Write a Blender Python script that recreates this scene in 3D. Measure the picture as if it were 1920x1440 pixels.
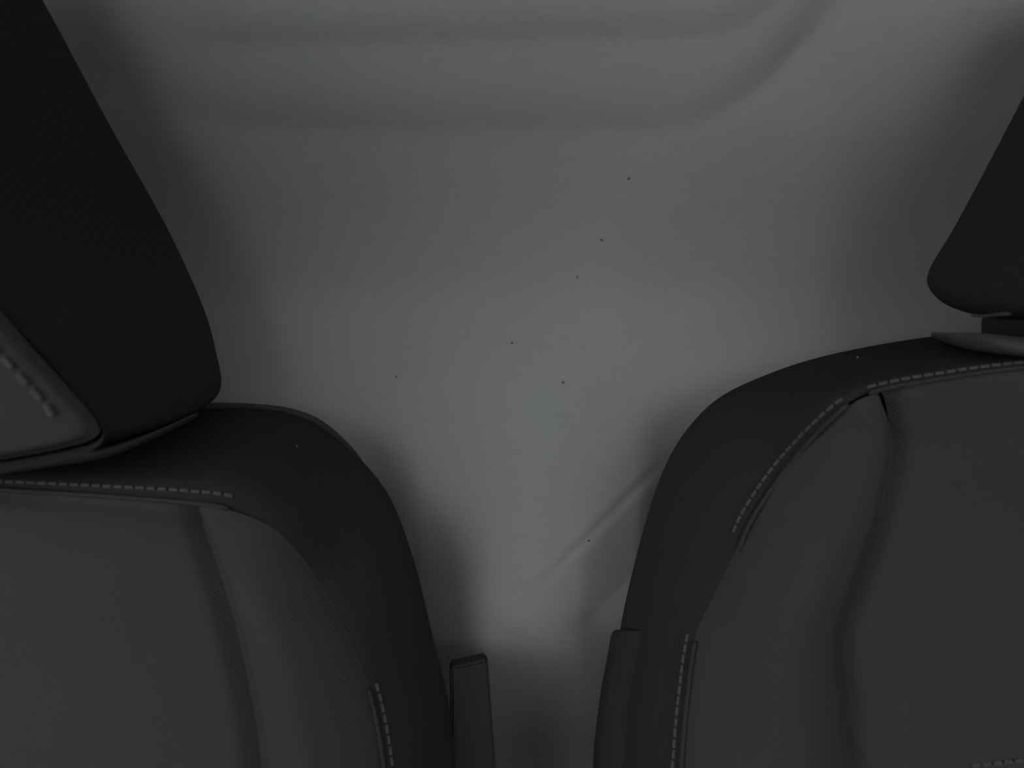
import bpy, bmesh, math, random
import numpy as np
from mathutils import Vector, Quaternion, Matrix

for o in list(bpy.data.objects):
    bpy.data.objects.remove(o, do_unlink=True)
scene = bpy.context.scene
C = scene.collection

# ------------------------------------------------------------------ camera
H = 1.20                      # eye height above the cab floor
FPX = 1400.0                  # focal length in pixels of the 1920 px frame
S = 0.85                      # overall size of the measured layout
cam = bpy.data.cameras.new('camera')
cam.sensor_width = 36.0
cam.lens = 36.0 * FPX / 1920.0
cam.clip_start = 0.02
cam_o = bpy.data.objects.new('camera', cam)
C.objects.link(cam_o)
cam_o.location = (0, 0, H)
cam_o.rotation_euler = (math.radians(90), 0, 0)
scene.camera = cam_o
cam.dof.use_dof = True
cam.dof.focus_distance = 0.47
cam.dof.aperture_fstop = 4.0

# ------------------------------------------------------------------ light: dull daylight through the cab's windows
world = bpy.data.worlds.new('world')
scene.world = world
world.use_nodes = True
bg = world.node_tree.nodes['Background']
bg.inputs['Color'].default_value = (0.995, 1.0, 0.985, 1)
bg.inputs['Strength'].default_value = 2.22
scene.view_settings.view_transform = 'Standard'
scene.view_settings.look = 'None'
scene.view_settings.exposure = 0.0
scene.view_settings.gamma = 1.0
scene.view_settings.use_curve_mapping = False
scene.cycles.max_bounces = 8
scene.cycles.diffuse_bounces = 5


# ------------------------------------------------------------------ helpers
def P(u, v, Y):
    """a point of the measured layout: bearing (in pixels of the lens) and distance"""
    Y = Y * S
    return Vector(((u - 960.0) / FPX * Y, Y, H - (v - 720.0) / FPX * Y))


def tag(o, label=None, cat=None, group=None, kind=None):
    if label: o['label'] = label
    if cat: o['category'] = cat
    if group: o['group'] = group
    if kind: o['kind'] = kind
    return o


def link(name, mesh, mat, parent=None, smooth=True):
    o = bpy.data.objects.new(name, mesh)
    C.objects.link(o)
    if mat and not mesh.materials:
        mesh.materials.append(mat)
    if smooth:
        for p in mesh.polygons:
            p.use_smooth = True
    if parent:
        o.parent = parent
    return o


def empty(name, loc=(0, 0, 0)):
    o = bpy.data.objects.new(name, None)
    o.empty_display_size = 0.1
    C.objects.link(o)
    o.location = loc
    return o


def cr(a, b, c, d, t):
    t2, t3 = t * t, t * t * t
    return 0.5 * ((2 * b) + (c - a) * t + (2 * a - 5 * b + 4 * c - d) * t2 + (3 * b - a - 3 * c + d) * t3)


def spline(pts, n, closed=False):
    """uniform Catmull-Rom through pts (k x dim) sampled at n points"""
    pts = np.asarray(pts, float)
    k = len(pts)
    out = np.zeros((n,) + pts.shape[1:])
    for i in range(n):
        if closed:
            f = i / n * k
            j = int(f)
            t = f - j
            q = [pts[(j + m) % k] for m in (-1, 0, 1, 2)]
        else:
            f = i / (n - 1) * (k - 1)
            j = min(int(f), k - 2)
            t = f - j
            p0 = pts[j - 1] if j > 0 else 2 * pts[0] - pts[1]
            p3 = pts[j + 2] if j + 2 < k else 2 * pts[-1] - pts[-2]
            q = [p0, pts[j], pts[j + 1], p3]
        out[i] = cr(*q, t)
    return out


def unproj(a):
    """array (...,3) of bearing/distance -> world"""
    a = np.asarray(a, float)
    Y = a[..., 2] * S
    return np.stack([(a[..., 0] - 960.0) / FPX * Y, Y, H - (a[..., 1] - 720.0) / FPX * Y], -1)


def surf(net, nr, nc):
    """net rows x cols x 3 in world space -> smooth grid nr x nc x 3"""
    net = np.asarray(net, float)
    cols = np.stack([spline(net[:, j], nr) for j in range(net.shape[1])], 1)
    return np.stack([spline(cols[i], nc) for i in range(nr)], 0)


def normals(G):
    du = np.gradient(G, axis=0)
    dv = np.gradient(G, axis=1)
    n = np.cross(du, dv)
    l = np.linalg.norm(n, axis=-1, keepdims=True)
    n = n / np.maximum(l, 1e-12)
    if n[..., 1].mean() > 0:
        n = -n
    return n


def edge_dist(G, side):
    """distance across the grid to one of its edges"""
    if side in ('c0', 'c1'):
        d = np.linalg.norm(np.diff(G, axis=1), axis=-1)
        if side == 'c1': d = d[:, ::-1]
        e = np.concatenate([np.zeros((G.shape[0], 1)), np.cumsum(d, 1)], 1)
        return e[:, ::-1] if side == 'c1' else e
    d = np.linalg.norm(np.diff(G, axis=0), axis=-1)
    if side == 'r1': d = d[::-1]
    e = np.concatenate([np.zeros((1, G.shape[1])), np.cumsum(d, 0)], 0)
    return e[::-1] if side == 'r1' else e


def groove(G, sides, depth=0.004, w=0.0035, ydir=True):
    n = normals(G)
    off = np.zeros(G.shape[:2])
    for s in sides:
        off = np.maximum(off, depth * np.exp(-(edge_dist(G, s) / w) ** 2))
    if ydir:
        return G + np.array([0.0, 1.0, 0.0]) * off[..., None]
    return G - n * off[..., None]


def warp(n, p):
    """0..1 samples gathered near both ends"""
    t = np.linspace(0, 1, n)
    return t


def grid_mesh(name, G, mirror_x=None, flip=False):
    """mesh from a grid; optionally the mirrored copy about x = mirror_x in the same part"""
    nr, nc = G.shape[:2]
    verts = [tuple(p) for p in G.reshape(-1, 3)]
    faces = []
    for i in range(nr - 1):
        for j in range(nc - 1):
            f = (i * nc + j, i * nc + j + 1, (i + 1) * nc + j + 1, (i + 1) * nc + j)
            faces.append(f[::-1] if flip else f)
    if mirror_x is not None:
        k = len(verts)
        verts += [(2 * mirror_x - x, y, z) for x, y, z in verts]
        faces += [tuple(reversed([q + k for q in f])) for f in faces[:]]
    me = bpy.data.meshes.new(name)
    me.from_pydata(verts, [], faces)
    bm = bmesh.new()
    bm.from_mesh(me)
    if mirror_x is not None:
        bmesh.ops.remove_doubles(bm, verts=bm.verts, dist=1e-5)
    bmesh.ops.recalc_face_normals(bm, faces=bm.faces)
    bm.to_mesh(me)
    bm.free()
    return me


def disc_grid(loop, centre, rings, puff, normal, gd=0.004, gw=0.0035):
    """fill a closed loop with concentric rings: puffed up, edge pulled into the seam"""
    loop = np.asarray(loop)
    c = np.asarray(centre)
    G = []
    for r in range(rings + 1):
        t = (r / rings)
        t = 1 - (1 - t) ** 1.8            # finer towards the edge
        p = c + (loop - c) * t
        up = puff * (1 - t ** 2.5)
        ed = np.linalg.norm(loop - c, axis=1) * (1 - t)
        up = up - gd * np.exp(-(ed / gw) ** 2)
        G.append(p + np.asarray(normal) * up[:, None])
    return np.array(G)


def disc_mesh(name, G):
    nr, nc = G.shape[:2]
    verts = [tuple(p) for p in G.reshape(-1, 3)]
    faces = []
    for i in range(nr - 1):
        for j in range(nc):
            k = (j + 1) % nc
            faces.append((i * nc + j, i * nc + k, (i + 1) * nc + k, (i + 1) * nc + j))
    me = bpy.data.meshes.new(name)
    me.from_pydata(verts, [], faces)
    bm = bmesh.new(); bm.from_mesh(me)
    bmesh.ops.remove_doubles(bm, verts=bm.verts, dist=1e-6)
    bmesh.ops.recalc_face_normals(bm, faces=bm.faces)
    bm.to_mesh(me); bm.free()
    return me


def tube_mesh(name, path, rx, rz=None, n=10, closed=False, caps=True, sq=1.0):
    """sweep an (optionally squarish) oval along a path; rx across, rz along world z"""
    path = np.asarray(path, float)
    rz = rx if rz is None else rz
    verts, faces = [], []
    m = len(path)
    for i in range(m):
        if closed:
            t = path[(i + 1) % m] - path[i - 1]
        else:
            t = path[min(i + 1, m - 1)] - path[max(i - 1, 0)]
        t = Vector(t).normalized()
        up = Vector((0, 0, 1)) if abs(t.z) < 0.95 else Vector((0, 1, 0))
        s = t.cross(up).normalized()
        w = s.cross(t).normalized()
        for k in range(n):
            a = 2 * math.pi * k / n
            ca, sa = math.cos(a), math.sin(a)
            ca = math.copysign(abs(ca) ** sq, ca); sa = math.copysign(abs(sa) ** sq, sa)
            verts.append(Vector(path[i]) + s * rx * ca + w * rz * sa)
    for i in range(m if closed else m - 1):
        for k in range(n):
            a, b = i * n + k, i * n + (k + 1) % n
            c, d = ((i + 1) % m) * n + (k + 1) % n, ((i + 1) % m) * n + k
            faces.append((a, b, c, d))
    if caps and not closed:
        faces.append(tuple(range(n))); faces.append(tuple((m - 1) * n + k for k in range(n))[::-1])
    me = bpy.data.meshes.new(name)
    me.from_pydata([tuple(v) for v in verts], [], faces)
    bm = bmesh.new(); bm.from_mesh(me)
    bmesh.ops.recalc_face_normals(bm, faces=bm.faces)
    bm.to_mesh(me); bm.free()
    return me


def box_mesh(name, lo, hi, bevel=0.0, seg=3):
    bm = bmesh.new()
    bmesh.ops.create_cube(bm, size=1)
    for v in bm.verts:
        v.co = Vector([lo[i] + (v.co[i] + 0.5) * (hi[i] - lo[i]) for i in range(3)])
    if bevel:
        bmesh.ops.bevel(bm, geom=bm.edges[:], offset=bevel, segments=seg, profile=0.5, affect='EDGES')
    me = bpy.data.meshes.new(name)
    bm.to_mesh(me); bm.free()
    return me


# ------------------------------------------------------------------ materials
def base_mat(name, rough=0.9, spec=0.15):
    m = bpy.data.materials.new(name)
    m.use_nodes = True
    nt = m.node_tree
    b = nt.nodes['Principled BSDF']
    b.inputs['Roughness'].default_value = rough
    b.inputs['Specular IOR Level'].default_value = spec
    return m, nt, b


def fabric(name, col, weave=0.085, scale=210.0, blot=0.12, bump=0.0003, angle=45):
    """woven seat cloth: fine diagonal twill plus soft uneven tone"""
    m, nt, b = base_mat(name, 0.95, 0.08)
    N = nt.nodes.new
    L = nt.links.new
    tc = N('ShaderNodeTexCoord')
    mp = N('ShaderNodeMapping'); mp.inputs['Rotation'].default_value = (0, math.radians(angle), 0)
    L(tc.outputs['Object'], mp.inputs['Vector'])
    wv = N('ShaderNodeTexWave'); wv.inputs['Scale'].default_value = scale; wv.inputs['Distortion'].default_value = 1.5
    wv.inputs['Detail'].default_value = 1.0
    L(mp.outputs['Vector'], wv.inputs['Vector'])
    ns = N('ShaderNodeTexNoise'); ns.inputs['Scale'].default_value = 9.0; ns.inputs['Detail'].default_value = 4
    L(tc.outputs['Object'], ns.inputs['Vector'])
    gr = N('ShaderNodeTexNoise'); gr.inputs['Scale'].default_value = 900.0; gr.inputs['Detail'].default_value = 2
    L(tc.outputs['Object'], gr.inputs['Vector'])

    def ramp(sock, lo, hi):
        r = N('ShaderNodeMapRange')
        r.inputs['To Min'].default_value = lo; r.inputs['To Max'].default_value = hi
        L(sock, r.inputs['Value'])
        return r.outputs['Result']
    a = ramp(wv.outputs['Fac'], 1 - weave, 1 + weave)
    c = ramp(ns.outputs['Fac'], 1 - blot, 1 + blot)
    d = ramp(gr.outputs['Fac'], 1 - weave, 1 + weave)
    m1 = N('ShaderNodeMath'); m1.operation = 'MULTIPLY'; L(a, m1.inputs[0]); L(c, m1.inputs[1])
    m2 = N('ShaderNodeMath'); m2.operation = 'MULTIPLY'; L(m1.outputs[0], m2.inputs[0]); L(d, m2.inputs[1])
    vm = N('ShaderNodeVectorMath'); vm.operation = 'SCALE'
    vm.inputs[0].default_value = col
    L(m2.outputs[0], vm.inputs['Scale'])
    L(vm.outputs[0], b.inputs['Base Color'])
    bp = N('ShaderNodeBump'); bp.inputs['Strength'].default_value = 0.4; bp.inputs['Distance'].default_value = bump
    L(wv.outputs['Fac'], bp.inputs['Height'])
    L(bp.outputs['Normal'], b.inputs['Normal'])
    return m


def sheet_mat(name):
    """pale lining cloth with faint horizontal thread streaks and uneven grey-green tone"""
    m, nt, b = base_mat(name, 0.95, 0.05)
    N = nt.nodes.new
    L = nt.links.new
    tc = N('ShaderNodeTexCoord')
    mp = N('ShaderNodeMapping'); mp.inputs['Scale'].default_value = (60, 60, 900)
    L(tc.outputs['Object'], mp.inputs['Vector'])
    st = N('ShaderNodeTexNoise'); st.inputs['Scale'].default_value = 1.0; st.inputs['Detail'].default_value = 3
    L(mp.outputs['Vector'], st.inputs['Vector'])
    gr = N('ShaderNodeTexNoise'); gr.inputs['Scale'].default_value = 500; gr.inputs['Detail'].default_value = 3
    L(tc.outputs['Object'], gr.inputs['Vector'])
    tn = N('ShaderNodeTexNoise'); tn.inputs['Scale'].default_value = 6.0; tn.inputs['Detail'].default_value = 2
    L(tc.outputs['Object'], tn.inputs['Vector'])
    mix = N('ShaderNodeMix'); mix.data_type = 'RGBA'
    mix.inputs['A'].default_value = (0.600, 0.585, 0.585, 1)
    mix.inputs['B'].default_value = (0.560, 0.600, 0.565, 1)
    r0 = N('ShaderNodeMapRange'); r0.inputs['From Min'].default_value = 0.35; r0.inputs['From Max'].default_value = 0.65
    L(tn.outputs['Fac'], r0.inputs['Value'])
    L(r0.outputs['Result'], mix.inputs['Factor'])
    r1 = N('ShaderNodeMapRange'); r1.inputs['To Min'].default_value = 0.93; r1.inputs['To Max'].default_value = 1.07
    L(st.outputs['Fac'], r1.inputs['Value'])
    r2 = N('ShaderNodeMapRange'); r2.inputs['To Min'].default_value = 0.95; r2.inputs['To Max'].default_value = 1.05
    L(gr.outputs['Fac'], r2.inputs['Value'])
    mm = N('ShaderNodeMath'); mm.operation = 'MULTIPLY'
    L(r1.outputs['Result'], mm.inputs[0]); L(r2.outputs['Result'], mm.inputs[1])
    vm = N('ShaderNodeVectorMath'); vm.operation = 'SCALE'
    L(mix.outputs['Result'], vm.inputs[0]); L(mm.outputs[0], vm.inputs['Scale'])
    L(vm.outputs[0], b.inputs['Base Color'])
    return m


def plain(name, col, rough=0.6, spec=0.3, var=0.08, scale=40):
    m, nt, b = base_mat(name, rough, spec)
    N = nt.nodes.new
    L = nt.links.new
    tc = N('ShaderNodeTexCoord')
    ns = N('ShaderNodeTexNoise'); ns.inputs['Scale'].default_value = scale; ns.inputs['Detail'].default_value = 4
    L(tc.outputs['Object'], ns.inputs['Vector'])
    r = N('ShaderNodeMapRange'); r.inputs['To Min'].default_value = 1 - var; r.inputs['To Max'].default_value = 1 + var
    L(ns.outputs['Fac'], r.inputs['Value'])
    vm = N('ShaderNodeVectorMath'); vm.operation = 'SCALE'; vm.inputs[0].default_value = col
    L(r.outputs['Result'], vm.inputs['Scale'])
    L(vm.outputs[0], b.inputs['Base Color'])
    return m


M_GREY = fabric('grey_twill_cloth', (0.086, 0.087, 0.086))
M_DARK = fabric('charcoal_knit_cloth', (0.050, 0.0505, 0.0505), weave=0.06, blot=0.06, angle=0)
M_SHEET = sheet_mat('pale_lining_cloth')
M_WELT = fabric('grey_welt_cloth', (0.075, 0.076, 0.075))
M_STITCH = plain('grey_thread', (0.14, 0.141, 0.14), 0.8, 0.2)
M_PIPE = fabric('charcoal_piping', (0.085, 0.086, 0.085), weave=0.15)
M_TRIM = plain('grey_moulded_plastic', (0.10, 0.10, 0.098), 0.55, 0.35)
M_BLACK = plain('black_moulded_plastic', (0.035, 0.035, 0.036), 0.6, 0.3)
M_PANEL = plain('dark_grey_plastic', (0.062, 0.062, 0.061), 0.7, 0.2)
M_BOX = plain('brownish_grey_plastic', (0.22, 0.218, 0.205), 0.8, 0.15)
M_FLOOR = plain('black_rubber_mat', (0.03, 0.03, 0.03), 0.9, 0.1)
M_DOOR = plain('grey_door_trim', (0.12, 0.12, 0.12), 0.7, 0.2)
M_ROOF = plain('grey_roof_lining', (0.20, 0.20, 0.195), 0.95, 0.05)
M_LINT = plain('pale_lint', (0.35, 0.36, 0.36), 0.9, 0.1)
M_SPECK = plain('dark_speck', (0.10, 0.10, 0.10), 0.9, 0.1)

# ------------------------------------------------------------------ the setting
WALL_Y = 0.668          # layout distance of the lining behind the seats
XL, XR = -0.78, 0.86


def sstep(a, b, x):
    t = np.clip((x - a) / (b - a), 0, 1)
    return t * t * (3 - 2 * t)


def smooth(a, k=9):
    p = np.pad(a, k, mode='edge')
    w = np.hanning(2 * k + 3)[1:-1]
    return np.convolve(p, w / w.sum(), 'valid')


def wall_offset(u, v):
    """relief of the hung lining, metres towards the seats (+)"""
    # two sagging folds near the top: the cloth bellies forward above each fold line
    def fold(line, amp, w):
        d = line - v                                  # px above the line
        e = 9.0 * np.logaddexp(0, d / 9.0)            # soft start at the fold line
        return amp * (1 - np.exp(-e / w))
    xr = np.maximum(u - 1230, 0)
    xl = np.maximum(520 - u, 0)
    l1 = 232 + 10 * np.sin((u - 300) / 400.0) - 0.0021 * xr ** 2 - 0.0008 * xl ** 2
    l2 = 72 + 8 * np.sin(u / 300.0) - 0.0028 * np.maximum(u - 1300, 0) ** 2 - 0.0012 * np.maximum(430 - u, 0) ** 2
    e1 = 1.0 - 0.85 * sstep(480, 250, u)
    f = fold(l1, 0.017 * e1, 70.0) + fold(l2, 0.008 * e1, 40.0)
    # vertical fold low down between the seats, turned away to the left
    lo = sstep(900, 1090, v)
    f -= lo * 0.00034 * np.minimum(14.0 * np.logaddexp(0, (905 - u) / 14.0), 130)
    # right of it the cloth turns away a little too
    f -= lo * 0.00006 * np.clip(u - 1090, 0, 120)
    # thin diagonal crease
    d = ((u - 960) * 0.7071 + (v - 1150) * 0.7071)      # across the crease (line u+v = 2110)
    al = ((u - 960) - (v - 1150)) * 0.7071
    f -= 0.0022 * np.exp(-(d / 9.0) ** 2) * sstep(-20, 60, al) * sstep(470, 330, al)
    f -= 0.00012 * np.clip(d, 0, 110) * sstep(0, 120, al) * sstep(520, 340, al)
    # the cloth leans forward at the top and bellies out low in the gap, tucked back under the belly
    gap = sstep(660, 790, u) * sstep(1310, 1190, u)
    vk = np.linspace(-500, 2000, 501)
    p1 = smooth(np.interp(vk, [-500, 0, 240, 400, 540, 1700], [.14, .095, .062, .025, 0.0, 0.0]))
    p2 = smooth(np.interp(vk, [720, 900, 1000, 1150, 1220, 1300, 1420, 1700], [0.0, .024, .042, .066, .058, .026, -.015, -.02]))
    f += S * (np.interp(v, vk, p1) + gap * np.interp(v, vk, p2))
    # on the right the cloth comes forward towards the headrest
    f += 0.00005 * 60.0 * np.minimum(np.logaddexp(0, (u - 1320) / 60.0), 4.0) * sstep(1000, 700, v)
    # slow unevenness
    f += 0.003 * np.sin(u / 310.0 + 0.6) * np.sin(v / 260.0)
    return f


def build_wall():
    us = np.concatenate([np.linspace(-1250, 200, 60)[:-1], np.linspace(200, 1500, 330)[:-1], np.linspace(1500, 3400, 90)])
    vs = np.concatenate([np.linspace(-900, -20, 40)[:-1], np.linspace(-20, 300, 130)[:-1], np.linspace(300, 840, 80)[:-1],
                         np.linspace(840, 1240, 130)[:-1], np.linspace(1240, 1700, 90)[:-1], np.linspace(1700, 3700, 40)])
    U, V = np.meshgrid(us, vs)
    Y = WALL_Y * S
    off = wall_offset(U, V)
    X = np.clip((U - 960) / FPX * (Y - off), XL, XR)
    Z = np.clip(H - (V - 720) / FPX * (Y - off), 0.0, 1.70)
    G = np.stack([X, Y - off, Z], -1)
    me = grid_mesh('wall_back', G)
    bm = bmesh.new(); bm.from_mesh(me)
    if sum(f.normal.y for f in bm.faces) > 0:
        bmesh.ops.reverse_faces(bm, faces=bm.faces[:])
    bm.to_mesh(me); bm.free()
    o = link('wall_back', me, M_SHEET)
    mod = o.modifiers.new('thickness', 'SOLIDIFY')
    mod.thickness = 0.004
    mod.offset = -1
    tag(o, 'pale grey cloth lining hung behind the two dark seats', 'partition', kind='structure')
    return o


wall = build_wall()

fl = link('floor', box_mesh('floor', (XL, -0.75, -0.03), (XR, 0.64, 0.0)), M_FLOOR, smooth=False)
tag(fl, 'black rubber floor under the seats', 'floor', kind='structure')
ce = link('ceiling', box_mesh('ceiling', (XL, -0.62, 1.70), (XR, 0.66, 1.74)), M_ROOF, smooth=False)
tag(ce, 'grey roof lining above the seats', 'ceiling', kind='structure')
for nm, x0, x1 in (('wall_left', XL - 0.05, XL), ('wall_right', XR, XR + 0.05)):
    w = link(nm, box_mesh(nm, (x0, -0.75, 0.0), (x1, 0.66, 0.95), 0.01), M_DOOR, smooth=False)
    tag(w, 'grey door trim at the %s side of the cab' % nm[5:], 'door trim', kind='structure')

wf = link('wall_front', box_mesh('wall_front', (XL, -0.80, 0.0), (XR, -0.70, 1.16), 0.02), M_DOOR, smooth=False)
tag(wf, 'dark grey dashboard wall facing the seats below the windscreen', 'dashboard', kind='structure')

for nm, x0, x1, sd in (('trim_1', XL - 0.05, XL, 'left'), ('trim_2', XR, XR + 0.05, 'right')):
    w = link(nm, box_mesh(nm, (x0, 0.08 if sd == 'left' else -0.30, 0.95), (x1, 0.66, 1.43), 0.01), M_DOOR, smooth=False)
    tag(w, 'grey pillar trim behind the door window at the %s side' % sd, 'pillar trim', kind='structure')

for nm, lo, hi, lab in (('trim_3', (XL - 0.05, -0.75, 1.43), (XL, 0.66, 1.74), 'grey roof rail trim over the left door window'),
                        ('trim_4', (XR, -0.75, 1.43), (XR + 0.05, 0.66, 1.74), 'grey roof rail trim over the right door window'),
                        ('trim_5', (XL, -0.70, 1.64), (XR, -0.62, 1.74), 'grey header trim over the windscreen')):
    w = link(nm, box_mesh(nm, lo, hi, 0.01), M_DOOR, smooth=False)
    tag(w, lab, 'roof trim', kind='structure')

blocker = link('shade_block', box_mesh('shade_block', (-0.26, -0.62, 1.24), (0.27, -0.10, 1.70), 0.03, 4), M_DOOR)  # unseen block added behind the camera to keep the lining's top in shade
tag(blocker, 'grey unseen block added under the roof to shade the top of the cloth lining', 'light blocker', kind='structure')

# specks on the lining
sp_me = bpy.data.meshes.new('speck')
bm = bmesh.new(); bmesh.ops.create_icosphere(bm, subdivisions=1, radius=0.0011)
for v in bm.verts: v.co.y *= 0.35; v.co.z *= 0.7
bm.to_mesh(sp_me); bm.free(); sp_me.materials.append(M_SPECK)
for u, v, k in ((1128, 450, 1.1), (1056, 717, 1.1), (960, 643, 1.1), (1179, 335, 1.1), (1083, 520, .9), (743, 706, .9),
                (1104, 1014, .9), (840, 1233, 1.0), (1362, 627, .6), (852, 1246, .9)):
    o = bpy.data.objects.new('speck', sp_me); C.objects.link(o)
    Y = WALL_Y * S - float(wall_offset(np.array(float(u)), np.array(float(v))))
    o.location = P(u, v, Y / S - 0.0004); o.scale = (k, 1, k); o.parent = wall

# ------------------------------------------------------------------ stitches
st_me = bpy.data.meshes.new('stitch')
bm = bmesh.new()
bmesh.ops.create_cone(bm, cap_ends=True, segments=6, radius1=0.00075, radius2=0.00075, depth=1.0)
bmesh.ops.scale(bm, vec=(1, 1, 1), verts=bm.verts)
bm.to_mesh(st_me); bm.free(); st_me.materials.append(M_STITCH)


def stitches(path, length, pitch, lift, parent, thick=1.0):
    """lay single stitches along a 3D polyline"""
    path = np.asarray(path)
    d = np.linalg.norm(np.diff(path, axis=0), axis=1)
    s = np.concatenate([[0], np.cumsum(d)])

    def at(q):
        return Vector([np.interp(q, s, path[:, i]) for i in range(3)])
    q = 0.0
    while q + length < s[-1]:
        a, b = at(q), at(q + length)
        o = bpy.data.objects.new('stitch', st_me); C.objects.link(o)
        o.rotation_mode = 'QUATERNION'
        o.rotation_quaternion = (b - a).to_track_quat('Z', 'Y')
        o.location = (a + b) / 2 + Vector(lift)
        o.scale = (thick, thick, (b - a).length)
        o.parent = parent
        q += pitch


def mirror(pts, xc):
    p = np.array(pts)
    p[..., 0] = 2 * xc - p[..., 0]
    return p


def set_x(arr, xc):
    """snap the first row of a world-space net onto the seat's middle plane"""
    arr[0][..., 0] = xc


# ------------------------------------------------------------------ seats
def Gb_seam(Gs, k0, k1):
    """path of the raised welt lying in the seam, a little proud of the cloth"""
    return Gs[k0:k1 + 1, 0] + np.array([0, -0.0016, 0])


def build_seat(name, label, xc, seam, outer, crease_rows, top_row, stitch_ranges, sgn, n=170):
    """seam: rows of the seam between front and side cloth; outer: matching rows of the outline;
    crease_rows: (crease point, seam point) pairs for the side bolster; top_row: top edge of the middle panel"""
    xc = xc * S
    root = empty(name, (xc, 0.42, 0))
    root_inv = Matrix.Translation((-xc, -0.42, 0))
    tag(root, label, 'car seat', 'front seats of the cab')

    def add(nm, me, mat, parent=None):
        o = link(nm, me, mat, parent or root)
        if parent is None:
            o.matrix_parent_inverse = root_inv
        return o

    # --- side cloth: from the seam over the rounded edge to the outline and round to the back
    Bp = np.array(seam, float)
    Cp = np.array(outer, float)
    vmid = np.array([960 + sgn * 700.0, 1500.0])
    net = []
    for b, c in zip(Bp, Cp):
        m1 = b * 0.72 + c * 0.28; m1[2] = b[2] + 0.012
        m2 = b * 0.36 + c * 0.64; m2[2] = b[2] + 0.45 * (c[2] - b[2])
        dvec = np.array([sgn * 50.0, 26.0])
        d1 = np.array([c[0] + dvec[0] * 0.5, c[1] + dvec[1] * 0.5, c[2] + 0.035])
        d2 = np.array([c[0] + dvec[0] * 2.2, c[1] + dvec[1] * 2.2, c[2] + 0.062])
        net.append([b, m1, m2, c, d1, d2])
    W = unproj(np.array(net))
    W[0, :, 0] = xc
    G = surf(W, n, 56)
    Gs = groove(G, ['c0'], 0.0020, 0.004)
    side = add('side_panel', grid_mesh('side_panel', Gs, mirror_x=xc), M_DARK)
    # back cover
    rear = G[:, -1]
    loop = np.concatenate([rear, mirror(rear, xc)[::-1][:-1]], 0)
    cen = loop.mean(0)
    add('back_panel', disc_mesh('back_panel', disc_grid(loop, cen, 8, 0.005, (0, 1, 0), 0, 0.01)), M_BLACK)

    # --- bolster between the crease and the seam
    net = []
    for a, b in crease_rows:
        a = np.array(a, float); b = np.array(b, float)
        span = np.linalg.norm((b - a)[:2])
        k = min(1.0, span / 300.0) ** 1.5
        m1 = a + (b - a) * 0.30; m1[2] -= 0.022 * k
        m2 = a + (b - a) * 0.64; m2[2] -= 0.017 * k
        net.append([a, m1, m2, b])
    Gb = surf(unproj(np.array(net)), 170, 70)
    Gb = groove(Gb, ['c0'], 0.0068, 0.0060)
    Gb = groove(Gb, ['c1'], 0.0020, 0.004)
    for mir in (False, True):
        g = mirror(Gb, xc) if mir else Gb
        add('bolster', grid_mesh('bolster', g), M_GREY)

    # --- middle panel
    rows = []
    tr = unproj(np.array(top_row, float))
    tr[0, 0] = xc
    rows.append(tr)
    cr_pts = [np.array(a, float) for a, b in crease_rows][1:]
    kk = len(top_row)
    for a in cr_pts:
        w = unproj(a)
        Yc = w[1] + 0.006
        c0 = np.array([xc, Yc, w[2] + 0.02])
        r = []
        for j in range(kk):
            t = j / (kk - 1)
            q = c0 + (w - c0) * t
            q[1] -= 0.006 * math.sin(math.pi * t) * 1.0
            r.append(q)
        rows.append(np.array(r))
    Gc = surf(np.array(rows), 170, 70)
    Gc = groove(Gc, ['c1'], 0.0068, 0.0060)
    Gc = groove(Gc, ['r0'], 0.0020, 0.004)
    mid = add('centre_panel', grid_mesh('centre_panel', Gc, mirror_x=xc), M_GREY)

    # --- single stitches just outside the seam
    for (r0, r1, pitch, length) in stitch_ranges:
        k0, k1 = int(r0 / (len(seam) - 1) * (n - 1)), int(r1 / (len(seam) - 1) * (n - 1))
        welt = Gb_seam(Gs, k0, k1)
        add('seam_welt', tube_mesh('seam_welt', welt, 0.0013, n=8), M_WELT)
        col = 5
        stitches(Gs[k0:k1 + 1, col], length, pitch, (0, -0.0006, 0.0003), side, 1.25)
    return root, root_inv, Gs, Gc, mid


def deepen(y, v, v0, v1, amt):
    return y + amt * float(sstep(v0, v1, float(v)))


# left-hand seat
seamL = [(-222, 908, .450), (0, 919, .450), (200, 931, .450), (340, 942, .452), (430, 955, .455), (520, 1000, .456),
         (600, 1095, .452), (650, 1190, .448), (690, 1290, .444), (718, 1430, .437), (735, 1650, .425), (735, 2300, .395),
         (725, 3300, .365)]
outL = [(35, 800, .570), (150, 795, .570), (290, 782, .570), (400, 768, .570), (540, 776, .570), (645, 836, .565),
        (725, 925, .560), (775, 1050, .555), (812, 1200, .550), (842, 1330, .545), (856, 1500, .540), (860, 2050, .515),
        (840, 2850, .480)]
creaseL = [((362, 958, .458), (366, 946, .453)), ((374, 1000, .466), (430, 957, .455)), ((395, 1060, .471), (520, 1000, .456)),
           ((413, 1115, .471), (600, 1095, .452)), ((432, 1180, .469), (650, 1190, .448)), ((455, 1280, .464), (690, 1290, .444)),
           ((480, 1430, .456), (718, 1430, .437)), ((488, 1650, .442), (735, 1650, .425)), ((480, 2300, .415), (735, 2300, .395)),
           ((470, 3300, .385), (725, 3300, .365))]
seamL = [(u, v, deepen(y, v, 950, 1080, .034)) for u, v, y in seamL]
creaseL = [(a, (b[0], b[1], deepen(b[2], b[1], 950, 1080, .034))) for a, b in creaseL]
topL = [(-222, 910, .452), (0, 921, .452), (200, 933, .452), (362, 947, .455)]
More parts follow.
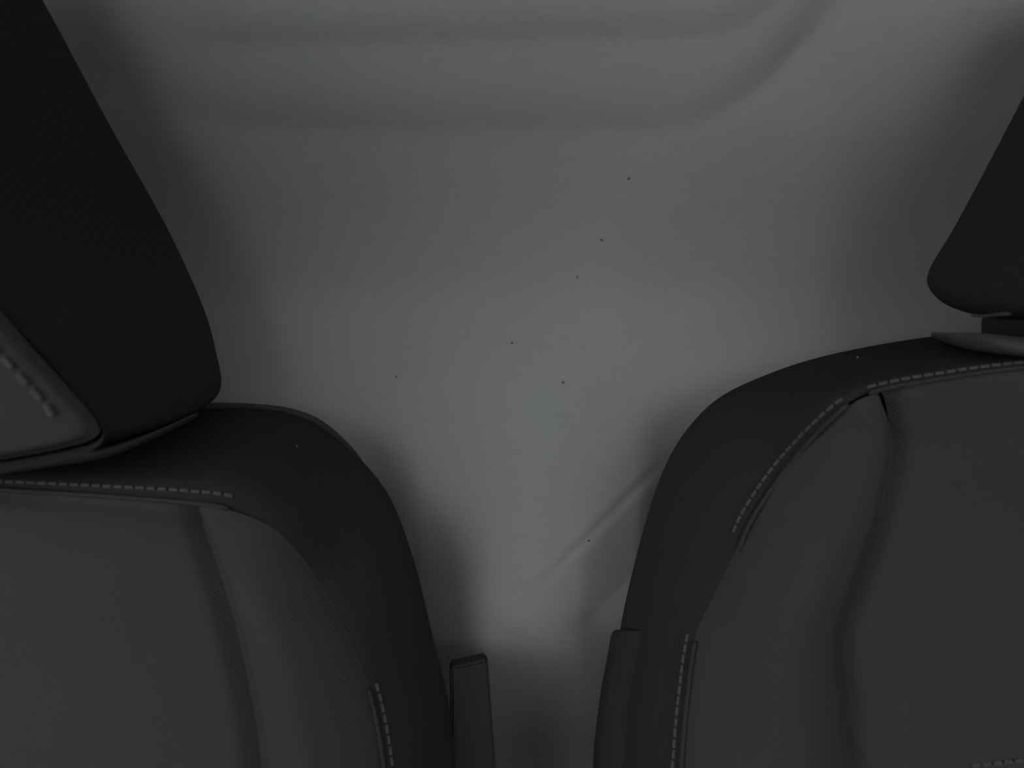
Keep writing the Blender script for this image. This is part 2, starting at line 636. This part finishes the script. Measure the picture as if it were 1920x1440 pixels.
seatL, invL, GL, GcL, midL = build_seat('car_seat', 'dark grey car seat with the lower headrest, its front panel edge showing large stitches', -0.38,
                              seamL, outL, creaseL, topL, [(0.0, 4.0, .0056, .0043), (8.05, 10.2, .0056, .0043)], -1)

# right-hand seat
seamR = [(2269, 672, .460), (2080, 678, .460), (1920, 689, .460), (1760, 711, .460), (1630, 738, .462), (1560, 785, .463),
         (1470, 885, .460), (1410, 975, .457), (1385, 1030, .455), (1340, 1120, .452), (1305, 1200, .449), (1287, 1330, .443),
         (1278, 1440, .438), (1265, 1650, .430), (1265, 2300, .405), (1270, 3300, .375)]
outR = [(1998, 632, .580), (1900, 630, .580), (1790, 628, .580), (1680, 641, .580), (1545, 668, .580), (1445, 700, .578),
        (1352, 745, .575), (1290, 805, .570), (1248, 875, .565), (1214, 970, .560), (1182, 1090, .555), (1160, 1200, .550),
        (1146, 1320, .545), (1136, 1500, .540), (1134, 2050, .520), (1138, 2850, .490)]
creaseR = [((1664, 752, .466), (1650, 736, .462)), ((1680, 800, .472), (1600, 758, .463)), ((1686, 850, .476), (1520, 825, .462)),
           ((1664, 955, .479), (1450, 912, .459)), ((1638, 1035, .479), (1385, 1030, .455)), ((1607, 1120, .478), (1340, 1120, .452)),
           ((1582, 1195, .475), (1305, 1200, .449)), ((1590, 1310, .469), (1287, 1330, .443)), ((1601, 1440, .462), (1278, 1440, .438)),
           ((1606, 1650, .452), (1265, 1650, .430)), ((1610, 2300, .425), (1265, 2300, .405)), ((1610, 3300, .395), (1270, 3300, .375))]
seamR = [(u, v, deepen(y, v, 740, 900, .036)) for u, v, y in seamR]
creaseR = [(a, (b[0], b[1], deepen(b[2], b[1], 740, 900, .036))) for a, b in creaseR]
topR = [(2269, 675, .462), (1990, 685, .462), (1810, 706, .462), (1668, 733, .464)]
seatR, invR, GR, GcR, midR = build_seat('car_seat', 'dark grey car seat with the raised headrest and long curved stitched seam', 0.43,
                              seamR, outR, creaseR, topR,
                              [(0.0, 4.05, .0060, .0046), (4.55, 8.0, .0056, .0044), (10.1, 13.0, .0056, .0044)], 1)


def child(nm, me, mat, root, inv, smooth=True):
    o = link(nm, me, mat, root, smooth)
    o.matrix_parent_inverse = inv
    return o


# cross seam low on the right seat's middle panel
row = [i for i in range(GcR.shape[0])]
zz = H - (1434 - 720) / FPX * 0.455 * S
i_seam = int(np.argmin(np.abs(GcR[:, 40, 2] - zz)))
line = GcR[i_seam, 5:48][::-1]
stitches(line, .0044, .0056, (0, -0.0006, 0), midR, 1.5)

# piping on the left seat's rear shoulder edge
pp = unproj(spline([(300, 772, .585), (380, 763, .585), (470, 764, .585), (550, 774, .583), (610, 802, .583), (665, 856, .590), (700, 920, .60)], 40))
child('piping', tube_mesh('piping', pp, 0.0026), M_PIPE, seatL, invL)

# moulded side trim on the right seat, stepping out from the cloth
rows = []
for k, (u, v, Y) in enumerate([(1164, 1180, .548), (1148, 1187, .548), (1138, 1235, .548), (1126, 1300, .547), (1117, 1370, .545), (1112, 1440, .543), (1108, 1700, .535), (1108, 2400, .52)]):
    rows.append([(u + 80, v + 4, Y - .030), (u + 45, v + 2, Y - .028), (u + 12, v, Y - .018), (u, v, Y), (u + 8, v, Y + .03), (u + 40, v, Y + .055)])
Gt = surf(unproj(np.array(rows, float)), 90, 24)
tr_o = child('side_trim', grid_mesh('side_trim', Gt), M_DARK, seatR, invR)

# upright flat armrest between the left seat and the gap
bm = bmesh.new()
prof = [(845, 1252), (880, 1244), (915, 1236), (920, 1300), (926, 1380), (931, 1450), (940, 1700), (945, 2000), (852, 2000), (848, 1700), (845, 1440), (846, 1340)]
f_v = [bm.verts.new(P(u, v, .552)) for u, v in prof]
face = bm.faces.new(f_v)
ext = bmesh.ops.extrude_face_region(bm, geom=[face])
for e in ext['geom']:
    if isinstance(e, bmesh.types.BMVert):
        e.co.y += 0.014; e.co.x -= 0.002
bmesh.ops.recalc_face_normals(bm, faces=bm.faces)
bmesh.ops.bevel(bm, geom=[e for e in bm.edges if e.calc_face_angle(0) > 0.6], offset=0.0016, segments=2, affect='EDGES')
me = bpy.data.meshes.new('armrest'); bm.to_mesh(me); bm.free()
ar = child('armrest', me, M_PANEL, seatL, invL, smooth=False)
ar['label'] = 'flat dark grey upright armrest beside the seat'

# ------------------------------------------------------------------ headrests
def build_headrest(root, inv, xc, front, rear, collar, neck, stitch_rows, puff=0.012, n=130):
    xc = xc * S
    F = unproj(np.array(front, float)); F[0, 0] = xc; F[-1, 0] = xc
    R = unproj(np.array(rear, float)); R[0, 0] = xc; R[-1, 0] = xc
    cenF = np.array([xc, F[:, 1].mean(), F[:, 2].mean()])
    net = []
    for f, r in zip(F, R):
        m1 = f * 0.72 + r * 0.28
        m2 = f * 0.34 + r * 0.66
        out = np.array([m1[0] - xc, 0, m1[2] - cenF[2]]); out /= np.linalg.norm(out) + 1e-9
        m1 = m1 + out * 0.004; m2 = m2 + out * 0.004
        d1 = r.copy(); d1[1] += 0.022; d1 = d1 - np.array([out[0], 0, out[2]]) * 0.012
        d2 = r.copy(); d2[1] += 0.036; d2 = d2 - np.array([out[0], 0, out[2]]) * 0.040
        net.append([f, m1, m2, r, d1, d2])
    G = surf(np.array(net), n, 44)
    G[0, :, 0] = xc; G[-1, :, 0] = xc
    G = groove(G, ['c0'], 0.0045, 0.0035, False)
    hd = child('headrest', grid_mesh('headrest', G, mirror_x=xc), M_DARK, root, inv)
    Fs = spline(F, n)
    loop = np.concatenate([Fs, mirror(Fs, xc)[::-1][1:-1]], 0)
    t = F[-1] - F[0]
    nrm = np.cross(t, np.array([1.0, 0, 0])); nrm /= np.linalg.norm(nrm)
    if nrm[1] > 0: nrm = -nrm
    D = disc_grid(loop, loop.mean(0), 40, puff, nrm, 0.0045, 0.0035)
    fp = link('front_panel', disc_mesh('front_panel', D), M_GREY, hd)
    rr = G[:, -1]
    loop2 = np.concatenate([rr, mirror(rr, xc)[::-1][1:-1]], 0)
    link('rear_panel', disc_mesh('rear_panel', disc_grid(loop2, loop2.mean(0), 8, 0.008, (0, 1, 0), 0, 0.01)), M_DARK, hd)
    # stitches inside the front edge
    ring = int(np.argmin(np.abs((1 - (1 - np.arange(41) / 40) ** 1.8) - 0.88)))
    for a, b in stitch_rows:
        k0, k1 = int(a / (len(front) - 1) * (n - 1)), int(b / (len(front) - 1) * (n - 1))
        stitches(D[ring, k0:k1 + 1] + nrm * 0.0011, .0058, .0088, (0, 0, 0), hd, 2.0)
    # posts down into the seat
    for s in (-1, 1):
        x = xc + s * 0.055
        zb = F[0, 2]
        y = R[0, 1] - 0.04
        child('headrest_post', tube_mesh('headrest_post', [(x, y, zb - 0.10), (x, y, zb + 0.06)], 0.006, n=12), M_TRIM, root, inv)
    up = np.array([c[0] for c in collar], float); lw = np.array([c[1] for c in collar], float)
    net = []
    for a, b in zip(up, lw):
        ia = a.copy(); ia[2] += 0.05
        ib = b.copy(); ib[2] += 0.012; ib[1] += 6
        net.append([ia, a, a * 0.5 + b * 0.5 - np.array([0, 0, 0.002]), b, ib])
    Wc = unproj(np.array(net)); Wc[0, :, 0] = xc
    Wc = np.stack([spline(Wc[:, k], 60) for k in range(Wc.shape[1])], 1)
    child('headrest_collar', grid_mesh('headrest_collar', Wc, mirror_x=xc), M_TRIM, root, inv)
    # padded neck between headrest and collar
    lo, hi = neck
    child('headrest_neck', box_mesh('headrest_neck', lo, hi, 0.006, 3), M_DARK, root, inv)
    return hd, G, D


frontL = [(-370, 905, .405), (-200, 893, .405), (-40, 873, .405), (90, 850, .405), (165, 828, .408), (172, 796, .408), (100, 712, .398), (0, 600, .388),
          (-120, 440, .364), (-240, 240, .345), (-330, 10, .333), (-430, -180, .325), (-560, -250, .322), (-677, -260, .320)]
rearL = [(25, 800, .57), (110, 798, .57), (200, 794, .565), (290, 785, .56), (375, 766, .56), (410, 732, .56), (401, 665, .556), (374, 572, .55),
         (305, 420, .532), (200, 232, .505), (75, 0, .475), (-20, -160, .46), (-130, -235, .45), (-249, -255, .44)]
collarL = [((-370, 895, .41), (-370, 912, .41)), ((-200, 886, .41), (-200, 903, .41)), ((-40, 872, .412), (-40, 888, .412)),
           ((100, 854, .418), (100, 868, .416)), ((195, 840, .43), (200, 851, .43)), ((290, 808, .47), (290, 816, .47)), ((370, 772, .54), (372, 776, .54))]
xcl = -0.38 * S
zl = H - (860 - 720) / FPX * .42 * S
neckL = ((2 * xcl + 0.235, .40 * S + 0.045, zl - 0.004), (-0.235, .54 * S, zl + 0.03))
hdL, GHL, DHL = build_headrest(seatL, invL, -0.38, frontL, rearL, collarL, neckL, [(4.85, 8.5)])

frontR = [(2394, 590, .42), (2260, 592, .42), (2120, 594, .42), (2000, 592, .42), (1930, 586, .42), (1906, 560, .42), (1915, 500, .418), (1945, 420, .413),
          (2000, 320, .405), (2080, 190, .395), (2160, 50, .385), (2230, -60, .378), (2370, -130, .372), (2596, -150, .368)]
rearR = [(2076, 592, .54), (1990, 592, .54), (1910, 593, .54), (1850, 592, .54), (1790, 578, .54), (1752, 545, .54), (1750, 505, .538), (1795, 425, .53),
         (1850, 320, .52), (1915, 195, .505), (1985, 60, .49), (2050, -50, .48), (2130, -110, .47), (2269, -130, .46)]
collarR = [((2331, 640, .44), (2331, 672, .44)), ((2150, 640, .44), (2150, 672, .44)), ((2000, 638, .442), (2000, 668, .44)),
           ((1915, 632, .45), (1915, 662, .447)), ((1840, 625, .465), (1830, 652, .472)), ((1785, 624, .50), (1775, 637, .51)), ((1750, 623, .53), (1746, 626, .53))]
xcr = 0.43 * S
neckR = (((1832 - 960) / FPX * .53 * S, .47 * S, H - (655 - 720) / FPX * .48 * S), (0, .53 * S, H - (570 - 720) / FPX * .48 * S))
neckR = (neckR[0], (2 * xcr - neckR[0][0], neckR[1][1], neckR[1][2]))
frontR = [(u + 40, v, Y) for u, v, Y in frontR]
hdR, GHR, DHR = build_headrest(seatR, invR, 0.43, frontR, rearR, collarR, neckR, [(0.5, 4.3)])

# cushions and pedestals under the backs
for root, inv, xc in ((seatL, invL, -0.38 * S), (seatR, invR, 0.43 * S)):
    cu = box_mesh('seat_cushion', (xc - 0.25, -0.12, 0.40), (xc + 0.25, 0.36, 0.53), 0.05, 5)
    child('seat_cushion', cu, M_GREY, root, inv)
    child('pedestal', box_mesh('pedestal', (xc - 0.20, -0.05, 0.0), (xc + 0.20, 0.38, 0.41), 0.01, 2), M_BLACK, root, inv)

# lint on the cloth
lint_me = bpy.data.meshes.new('lint')
bm = bmesh.new(); bmesh.ops.create_icosphere(bm, subdivisions=1, radius=0.0007); bm.to_mesh(lint_me); bm.free()
lint_me.materials.append(M_LINT)

for G_, u, v, nm in ((GL, 558, 841, 'L'), (GR, 1605, 673, 'R')):
    F_ = G_.reshape(-1, 3)
    pu = 960 + F_[:, 0] / F_[:, 1] * FPX
    pv = 720 - (F_[:, 2] - H) / F_[:, 1] * FPX
    k = int(np.argmin((pu - u) ** 2 + (pv - v) ** 2 + 1e4 * np.maximum(F_[:, 1] - 0.49, 0)))
    root, inv = (seatL, invL) if nm == 'L' else (seatR, invR)
    o = child('lint', lint_me, None, root, inv)
    o.location = F_[k] + np.array([0, -0.0004, 0.0004])

# a short run of stitches along the lower edge of the right headrest
F_ = GHR.reshape(-1, 3)
pu = 960 + F_[:, 0] / F_[:, 1] * FPX
pv = 720 - (F_[:, 2] - H) / F_[:, 1] * FPX
run = []
for u, v in ((1822, 592), (1845, 590), (1870, 588), (1898, 585)):
    k = int(np.argmin((pu - u) ** 2 + (pv - v) ** 2 + 400 * F_[:, 1]))
    run.append(F_[k] + np.array([0, -0.001, -0.0006]))
stitches(np.array(run), .0062, .0075, (0, 0, 0), hdR, 1.6)
